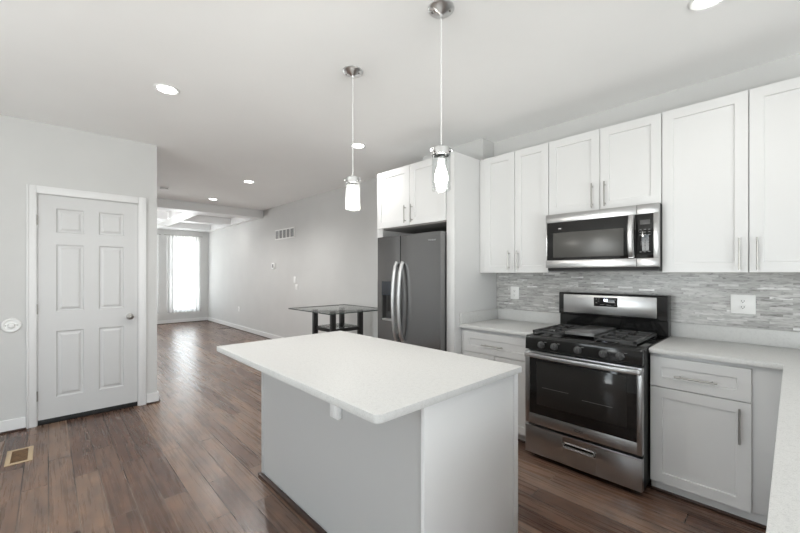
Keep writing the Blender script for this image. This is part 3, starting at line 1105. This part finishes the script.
# ------------------------------------------------------------------ microwave
MW = thing('microwave', 'stainless over-the-range microwave with black glass door', 'microwave', (-1.01, 3.2, 1.405))
MX0, MX1, MY, MZ0, MZ1 = -1.412, -.622, 3.00, 1.430, 1.866
MB().box(MX0 + .004, -.6262, MY + .032, YB - .0105, 1.408, 1.868, .003).build('body', M['black'], MW)
fx = -.756
gx0, gx1, gz0, gz1 = -1.400, -.762, 1.492, 1.798
m_ = MB().box(MX0, fx, MY, MY + .03, MZ0, gz0, .003).box(MX0, fx, MY, MY + .03, gz1, MZ1, .003).box(MX0, gx0, MY, MY + .03, gz0 - .004, gz1 + .004, .002)
mdo = m_.build('door', M['steel'], MW)
MB().box(gx0 - .003, gx1 + .004, MY + .0015, MY + .028, gz0 - .003, gz1 + .003, .002).build('door_glass', M['blackglass'], mdo)
MB().box(gx0 + .050, gx1 - .075, MY + .0005, MY + .002, gz0 + .022, gz1 - .085, .001).build('screened_window', M['mwglass'], mdo)
pts = []
for k in range(15):
    s = k / 14
    pts.append((-.785, MY - .010 - .030 * math.sin(PI * s) ** .6, gz0 + .008 + s * (gz1 - gz0 - .010)))
hb = bmesh.new()
rings = []
for p in pts:
    rings.append([hb.verts.new((p[0] + dx, p[1] + dy, p[2])) for dx, dy in ((-.020, .006), (-.014, -.006), (0, -.010), (.014, -.006), (.020, .006))])
for A, B in zip(rings[:-1], rings[1:]):
    for k in range(5):
        hb.faces.new((A[k], A[(k + 1) % 5], B[(k + 1) % 5], B[k]))
hb.faces.new(rings[0]); hb.faces.new(rings[-1][::-1])
bmesh.ops.recalc_face_normals(hb, faces=hb.faces)
MB().merge(hb).box(-.802, -.768, MY - .012, MY + .002, gz0 + .004, gz0 + .020).box(-.802, -.768, MY - .012, MY + .002, gz1 - .020, gz1 - .004).build('handle', M['steelh'], mdo)
c_ = MB().box(fx + .001, MX1, MY, MY + .03, MZ0, gz0, .003).box(fx + .001, MX1, MY, MY + .03, gz1, MZ1, .003).box(-.655, MX1, MY, MY + .03, gz0 - .004, gz1 + .004, .002)
cpn = c_.build('control_panel', M['steel'], MW)
MB().box(gx1 + .005, -.653, MY + .0015, MY + .028, gz0 - .003, gz1 + .003, .002).build('keypad', M['blackglass'], cpn)
MB().box(-.735, -.675, MY + .0005, MY + .002, 1.725, 1.757, .001).build('display', M['grey'], cpn)
ks = MB()
for r, z in enumerate((1.690, 1.672, 1.654, 1.628, 1.606, 1.584, 1.562, 1.535)):
    for c in range(3):
        x = -.731 + c * .026
        if r in (0, 1, 2, 7):
            ks.box(x - .006, x + .006, MY + .0005, MY + .0018, z - .0022, z + .0022)
        else:
            pass
ks.build('printed_lettering', M['legend'], cpn, smooth=False)
text('key_lettering', '1  2  3\n4  5  6\n7  8  9\n0', .020, (-.705, MY + .0008, 1.596), M['legend'], cpn)
text('brand_lettering', 'Whirlpool', .026, (-1.055, MY - .0006, 1.833), M['legendw'], mdo)
MB().box(MX0 + .01, -.63, MY + .04, 3.3, 1.400, 1.409).build('vent_underside', M['grey'], MW)

# ------------------------------------------------------------------ glass table
TB = thing('dining_table', 'counter-height square glass table with black legs and lower shelf, beside the refrigerator', 'table', (-4.34, 2.93, 0))
MB().box(-4.841, -3.799, 2.439, 3.381, .8885, .8995, .001).build('tabletop', M['tableglass'], TB, label='clear glass top')
MB().box(-4.845, -3.795, 2.435, 2.439, .888, .900).box(-4.845, -3.795, 3.381, 3.385, .888, .900).box(-4.845, -4.841, 2.439, 3.381, .888, .900).box(-3.799, -3.795, 2.439, 3.381, .888, .900).build('polished_edge', M['glassedge'], TB, smooth=False, label='dark polished glass edge')
tcx, tcy, tr_ = -4.335, 2.91, .222
for sx in (-1, 1):
    for sy in (-1, 1):
        x, y = tcx + sx * tr_, tcy + sy * tr_
        MB().box(x - .03, x + .03, y - .03, y + .03, 0, .888, .003).build('leg', M['tablewood'], TB)
MB().box(tcx - tr_ + .03, tcx + tr_ - .03, tcy - tr_ - .012, tcy - tr_ + .012, .610, .655, .002).box(tcx - tr_ + .03, tcx + tr_ - .03, tcy + tr_ - .012, tcy + tr_ + .012, .610, .655, .002).box(tcx - tr_ - .012, tcx - tr_ + .012, tcy - tr_ + .03, tcy + tr_ - .03, .610, .655, .002).box(tcx + tr_ - .012, tcx + tr_ + .012, tcy - tr_ + .03, tcy + tr_ - .03, .610, .655, .002).build('shelf_rail', M['tablewood'], TB)
MB().box(tcx - tr_ + .013, tcx + tr_ - .013, tcy - tr_ + .013, tcy + tr_ - .013, .656, .664, .001).build('shelf', M['tableglass'], TB, label='glass shelf')

# ------------------------------------------------------------------ pendants
def pendant(x, y, label, glass):
    t = thing('pendant_lamp', label, 'pendant lamp', (x, y, ZC), group='glass jar pendants over the island')
    c = MB().lathe([(0, ZC - .0005), (.068, ZC - .0005), (.068, ZC - .008), (.062, ZC - .014), (.030, ZC - .028), (.010, ZC - .038), (.006, ZC - .05), (0, ZC - .05)], (x, y, 0), n=36).build('canopy', M['canopy'], t)
    for a_ in (-2.3, .5):
        sx, sy = x + .045 * math.cos(a_), y + .045 * math.sin(a_)
        MB().cyl((sx, sy, ZC - .028), (sx, sy, ZC - .018), .005, n=10).build('screw', M['knobm'], c)
    MB().cyl((x, y, 2.05), (x, y, ZC - .055), .0028, n=8).build('cord', M['white'], t)
    cap = MB().lathe([(0, 2.050), (.010, 2.050), (.012, 2.036), (.046, 2.034), (.050, 2.030), (.050, 1.996), (.040, 1.994), (.040, 2.026), (.018, 2.028), (.018, 1.975), (0, 1.975)], (x, y, 0), n=32)
    cap = cap.build('cap', M['chrome'], t)
    for k in range(3):
        a_ = k * 2 * PI / 3 + .3
        ux, uy = math.cos(a_), math.sin(a_)
        MB().cyl((x + ux * .049, y + uy * .049, 2.014), (x + ux * .064, y + uy * .064, 2.014), .006, .008, n=12).build('thumbscrew', M['chrome'], cap)
    MB().lathe([(.043, 2.022), (.046, 2.022), (.048, 2.0), (.049, 1.825), (.047, 1.815), (.043, 1.815), (.0455, 1.825), (.0445, 2.0), (.043, 2.022)], (x, y, 0), n=36).build('glass_shade', M[glass], t)
    MB().lathe([(.014, 1.985), (.0145, 1.962), (.0165, 1.945), (.024, 1.922), (.031, 1.902), (.0345, 1.880), (.032, 1.860), (.024, 1.846), (.012, 1.838), (0, 1.836)], (x, y, 0), n=28).build('bulb', M['bulb'], t)
    d = bpy.data.lights.new('bulb_light', 'POINT')
    d.energy = PEND_ENERGY
    d.color = (1.0, .95, .88)
    d.shadow_soft_size = .035
    o = bpy.data.objects.new('bulb_light', d)
    COL.objects.link(o)
    o.parent = t
    o.location = (0, 0, 1.80 - ZC)
    return t


pendant(-2.052, 1.500, 'glass jar pendant lamp over the far end of the island, between door and refrigerator', 'jar')
pendant(-1.252, 1.478, 'glass jar pendant lamp hanging in front of the refrigerator cabinet, nearer the range', 'glass')

# ------------------------------------------------------------------ recessed lights
def downlight(x, y, label, watts=1.0, z=ZC, r=.075):
    t = thing('recessed_light', label, 'ceiling light', (x, y, z), group='round recessed ceiling lights')
    MB().lathe([(r * .80, -.0005), (r * 1.12, -.0005), (r * 1.12, -.004), (r * 1.0, -.009), (r * .84, -.006), (r * .80, -.003), (r * .80, -.0005)], (x, y, z), n=40).build('trim_ring', M['white'], t)
    MB().lathe([(0, -.0008), (r * .82, -.0008), (r * .82, -.005), (r * .5, -.008), (0, -.009)], (x, y, z), n=36).build('lens', M['lamp'], t)
    d = bpy.data.lights.new('lamp_light', 'SPOT')
    d.energy = DOWN_ENERGY * watts
    d.spot_size = math.radians(150)
    d.spot_blend = .8
    d.shadow_soft_size = .06
    d.color = (1, .985, .96)
    o = bpy.data.objects.new('lamp_light', d)
    COL.objects.link(o)
    o.parent = t
    o.location = (0, 0, -.03)


downlight(-3.207, .642, 'recessed ceiling light closest to the white door', 3.5)
downlight(-3.213, 2.417, 'recessed ceiling light just behind the far pendant, in front of the refrigerator cabinet', 2.5)
downlight(-5.594, 2.180, 'recessed ceiling light between the wall vent and the smoke detector', 6)
downlight(-7.369, 2.210, 'recessed ceiling light nearest the white coffered beam', 5)
downlight(-9.15, 2.82, 'recessed light inside the coffered living room ceiling', 1)
downlight(-.289, 2.400, 'recessed ceiling light above the microwave, cut by the top of the picture', .6)
downlight(-.289, .642, 'recessed ceiling light overhead behind the camera', .4)

sd = thing('smoke_detector', 'small white smoke detector on ceiling near the coffered beam', 'smoke detector', (-6.88, 1.336, ZC))
MB().lathe([(0, -.0005), (.065, -.0005), (.065, -.012), (.055, -.018), (.055, -.034), (.048, -.042), (0, -.044)], (-6.88, 1.336, ZC), n=32).build('housing', M['white'], sd)
MB().lathe([(.0555, -.022), (.057, -.022), (.057, -.030), (.0555, -.030)], (-6.88, 1.336, ZC), n=32).build('sensor_slots', M['ventgrey'], sd)

# ceiling fan in the living room
fx_, fy_ = -9.35, 1.22
fn = thing('ceiling_fan', 'pale ceiling fan in the living room, one blade showing past the door wall', 'ceiling fan', (fx_, fy_, ZC))
MB().lathe([(0, ZC - .0005), (.07, ZC - .0005), (.06, ZC - .05), (.014, ZC - .07), (.014, 2.52), (.09, 2.50), (.11, 2.45), (.10, 2.38), (.05, 2.35), (0, 2.345)], (fx_, fy_, 0), n=32).build('motor', M['white'], fn)
for k in range(5):
    a_ = math.radians(92) + k * 2 * PI / 5
    m4 = Matrix.Translation((fx_, fy_, 2.42)) @ Matrix.Rotation(a_, 4, 'Z') @ Matrix.Rotation(math.radians(10), 4, 'X')
    MB().box(.16, .64, -.065, .065, -.004, .004, .003, mtx=m4).box(.09, .2, -.02, .02, -.006, .006, .002, mtx=m4).build('blade', M['white'], fn)

MB().lathe([(0, 2.345), (.03, 2.345), (.085, 2.330), (.10, 2.290), (.085, 2.250), (.04, 2.232), (0, 2.228)], (fx_, fy_, 0), n=32).build('added_light_bowl', M['lamp'], fn)  # unseen light kit, added to brighten the far living room
_d = bpy.data.lights.new('added_fan_light', 'POINT')
_d.energy = 28
_d.shadow_soft_size = .1
_o = bpy.data.objects.new('added_fan_light', _d)
COL.objects.link(_o)
_o.parent = fn
_o.location = (0, 0, 2.16 - ZC)

# ------------------------------------------------------------------ curtains on the far wall
def curtain(y0, y1, z0, z1, label):
    b = bmesh.new()
    n = 60
    col = []
    for k in range(n + 1):
        s = k / n
        y = y0 + (y1 - y0) * s
        xx = XF + .075 + .018 * math.sin(s * 2 * PI * 9) + .006 * math.sin(s * 2 * PI * 23)
        top = b.verts.new((XF + .075 + (xx - XF - .075) * .6, y, z1))
        mid = b.verts.new((xx, y, (z0 + z1) / 2))
        bot = b.verts.new((XF + .075 + (xx - XF - .075) * 1.2, y + .01 * math.sin(s * 40), z0))
        col.append((top, mid, bot))
    for A, B in zip(col[:-1], col[1:]):
        b.faces.new((A[0], A[1], B[1], B[0]))
        b.faces.new((A[1], A[2], B[2], B[1]))
    o = MB().merge(b).build('sheer_curtain', M['sheer'])
    return tag(o, label, 'curtain', 'sheer white living room curtains')


curtain(2.34, 3.17, .30, 2.425, 'white sheer curtain glowing in front of the far window')
curtain(0.95, 2.155, .30, 2.425, 'white sheer curtain whose edge just shows beside the door wall')
for (ya, yb, lab) in ((2.28, 3.24, 'thin curtain rod above the glowing far window'), (.92, 2.20, 'thin curtain rod mostly hidden behind the door wall')):
    t = thing('curtain_rod', lab, 'curtain rod', (XF, (ya + yb) / 2, 2.44))
    MB().cyl((XF + .075, ya, 2.435), (XF + .075, yb, 2.435), .008, n=12).build('rod', M['knobm'], t)
    for y in (ya + .04, yb - .04):
        MB().cyl((XF + .001, y, 2.44), (XF + .075, y, 2.44), .006, n=10).build('bracket', M['knobm'], t)

# ------------------------------------------------------------------ fittings on the long wall
YW = YB - .0006
rv = thing('wall_vent', 'white return-air grille high on the long grey wall', 'vent', (-6.95, YB, 2.16))
MB().box(-7.33, -6.52, YW - .012, YW, 2.250, 2.275, .003).box(-7.33, -6.52, YW - .012, YW, 2.070, 2.092, .003).box(-7.352, -7.33, YW - .012, YW, 2.070, 2.275, .003).box(-6.545, -6.52, YW - .012, YW, 2.070, 2.275, .003).build('frame', M['white'], rv)
MB().box(-7.34, -6.53, YW - .003, YW, 2.08, 2.265).build('grille_back', M['ventgrey'], rv, smooth=False)
for k in range(4):
    x = -7.33 + (k + 1) * .157
    MB().box(x - .012, x + .012, YW - .012, YW - .002, 2.09, 2.25).build('divider', M['white'], rv, smooth=False)
lv = MB()
for k in range(9):
    z = 2.10 + k * .0175
    lv.box(-7.33, -6.545, YW - .007, YW - .004, z - .0025, z + .0025)
lv.build('louvres', M['ventslat'], rv, smooth=False)
th = thing('thermostat', 'small white thermostat with grey display on the long grey wall', 'thermostat', (-7.42, YB, 1.55))
MB().box(-7.49, -7.35, YW - .025, YW, 1.48, 1.60, .008).build('housing', M['white'], th)
MB().box(-7.46, -7.395, YW - .027, YW - .024, 1.505, 1.575, .001).build('display', M['ventgrey'], th)


def plate(name, label, cat, x, z, w=.075, h=.118, y=YW, kind='switch', group=None):
    t = thing(name, label, cat, (x, y, z), group=group)
    MB().box(x - w / 2, x + w / 2, y - .006, y, z - h / 2, z + h / 2, .003).build('cover_plate', M['white'], t)
    if kind == 'switch':
        MB().box(x - .011, x + .011, y - .012, y - .005, z - .02, z + .02, .003).build('rocker', M['white'], t)
    else:
        for dz in (-.02, .02):
            s = MB().box(x - .016, x + .016, y - .0085, y - .0055, z + dz - .014, z + dz + .014, .004).build('socket', M['white'], t)
            MB().box(x - .008, x - .0055, y - .0092, y - .0082, z + dz - .003, z + dz + .007).box(x + .0055, x + .008, y - .0092, y - .0082, z + dz - .003, z + dz + .007).cyl((x, y - .0092, z + dz - .008), (x, y - .0082, z + dz - .008), .003, n=10).build('slots', M['slot'], s, smooth=False)
    return t


plate('light_switch', 'white light switch on long wall under the vent, upper one', 'light switch', -6.52, 1.265)
plate('light_switch', 'white light switch on long wall under the vent, lower one', 'light switch', -6.45, 1.13, h=.10)
plate('outlet', 'low white wall outlet on the long grey wall near the far end', 'outlet', -9.38, .507, kind='outlet')
YT = YB - .0102
plate('outlet', 'white outlet in the mosaic backsplash left of the range', 'outlet', -1.918, 1.190, y=YT, kind='outlet', w=.092, h=.125)
plate('outlet', 'wide white outlet in the mosaic backsplash right of the range', 'outlet', -.232, 1.178, w=.125, h=.128, y=YT, kind='outlet')

# ------------------------------------------------------------------ floor registers
fr_ = thing('floor_register', 'tan floor register with brown louvres near the baseboard', 'floor register', (-4.02, -.16, 0))
x0, x1, y0, y1 = -4.185, -3.872, -.232, -.086
w = .028
MB().box(x0, x0 + w, y0, y1, .0005, .006, .002).box(x1 - w, x1, y0, y1, .0005, .006, .002).box(x0 + w, x1 - w, y0, y0 + w, .0005, .006, .002).box(x0 + w, x1 - w, y1 - w, y1, .0005, .006, .002).build('frame', M['tan'], fr_)
lv = MB().box(x0 + w, x1 - w, y0 + w, y1 - w, .0005, .002)
for k in range(16):
    x = x0 + w + .008 + k * (x1 - x0 - 2 * w - .016) / 15
    lv.box(x - .003, x + .003, y0 + w, y1 - w, .002, .005)
lv.build('louvres', M['brown'], fr_, smooth=False)
tag(MB().box(-9.88, -9.76, 3.06, 3.37, .0005, .008, .003).build('floor_register', M['wooddark']), 'dark brown floor register in the living room near the long wall', 'floor register')
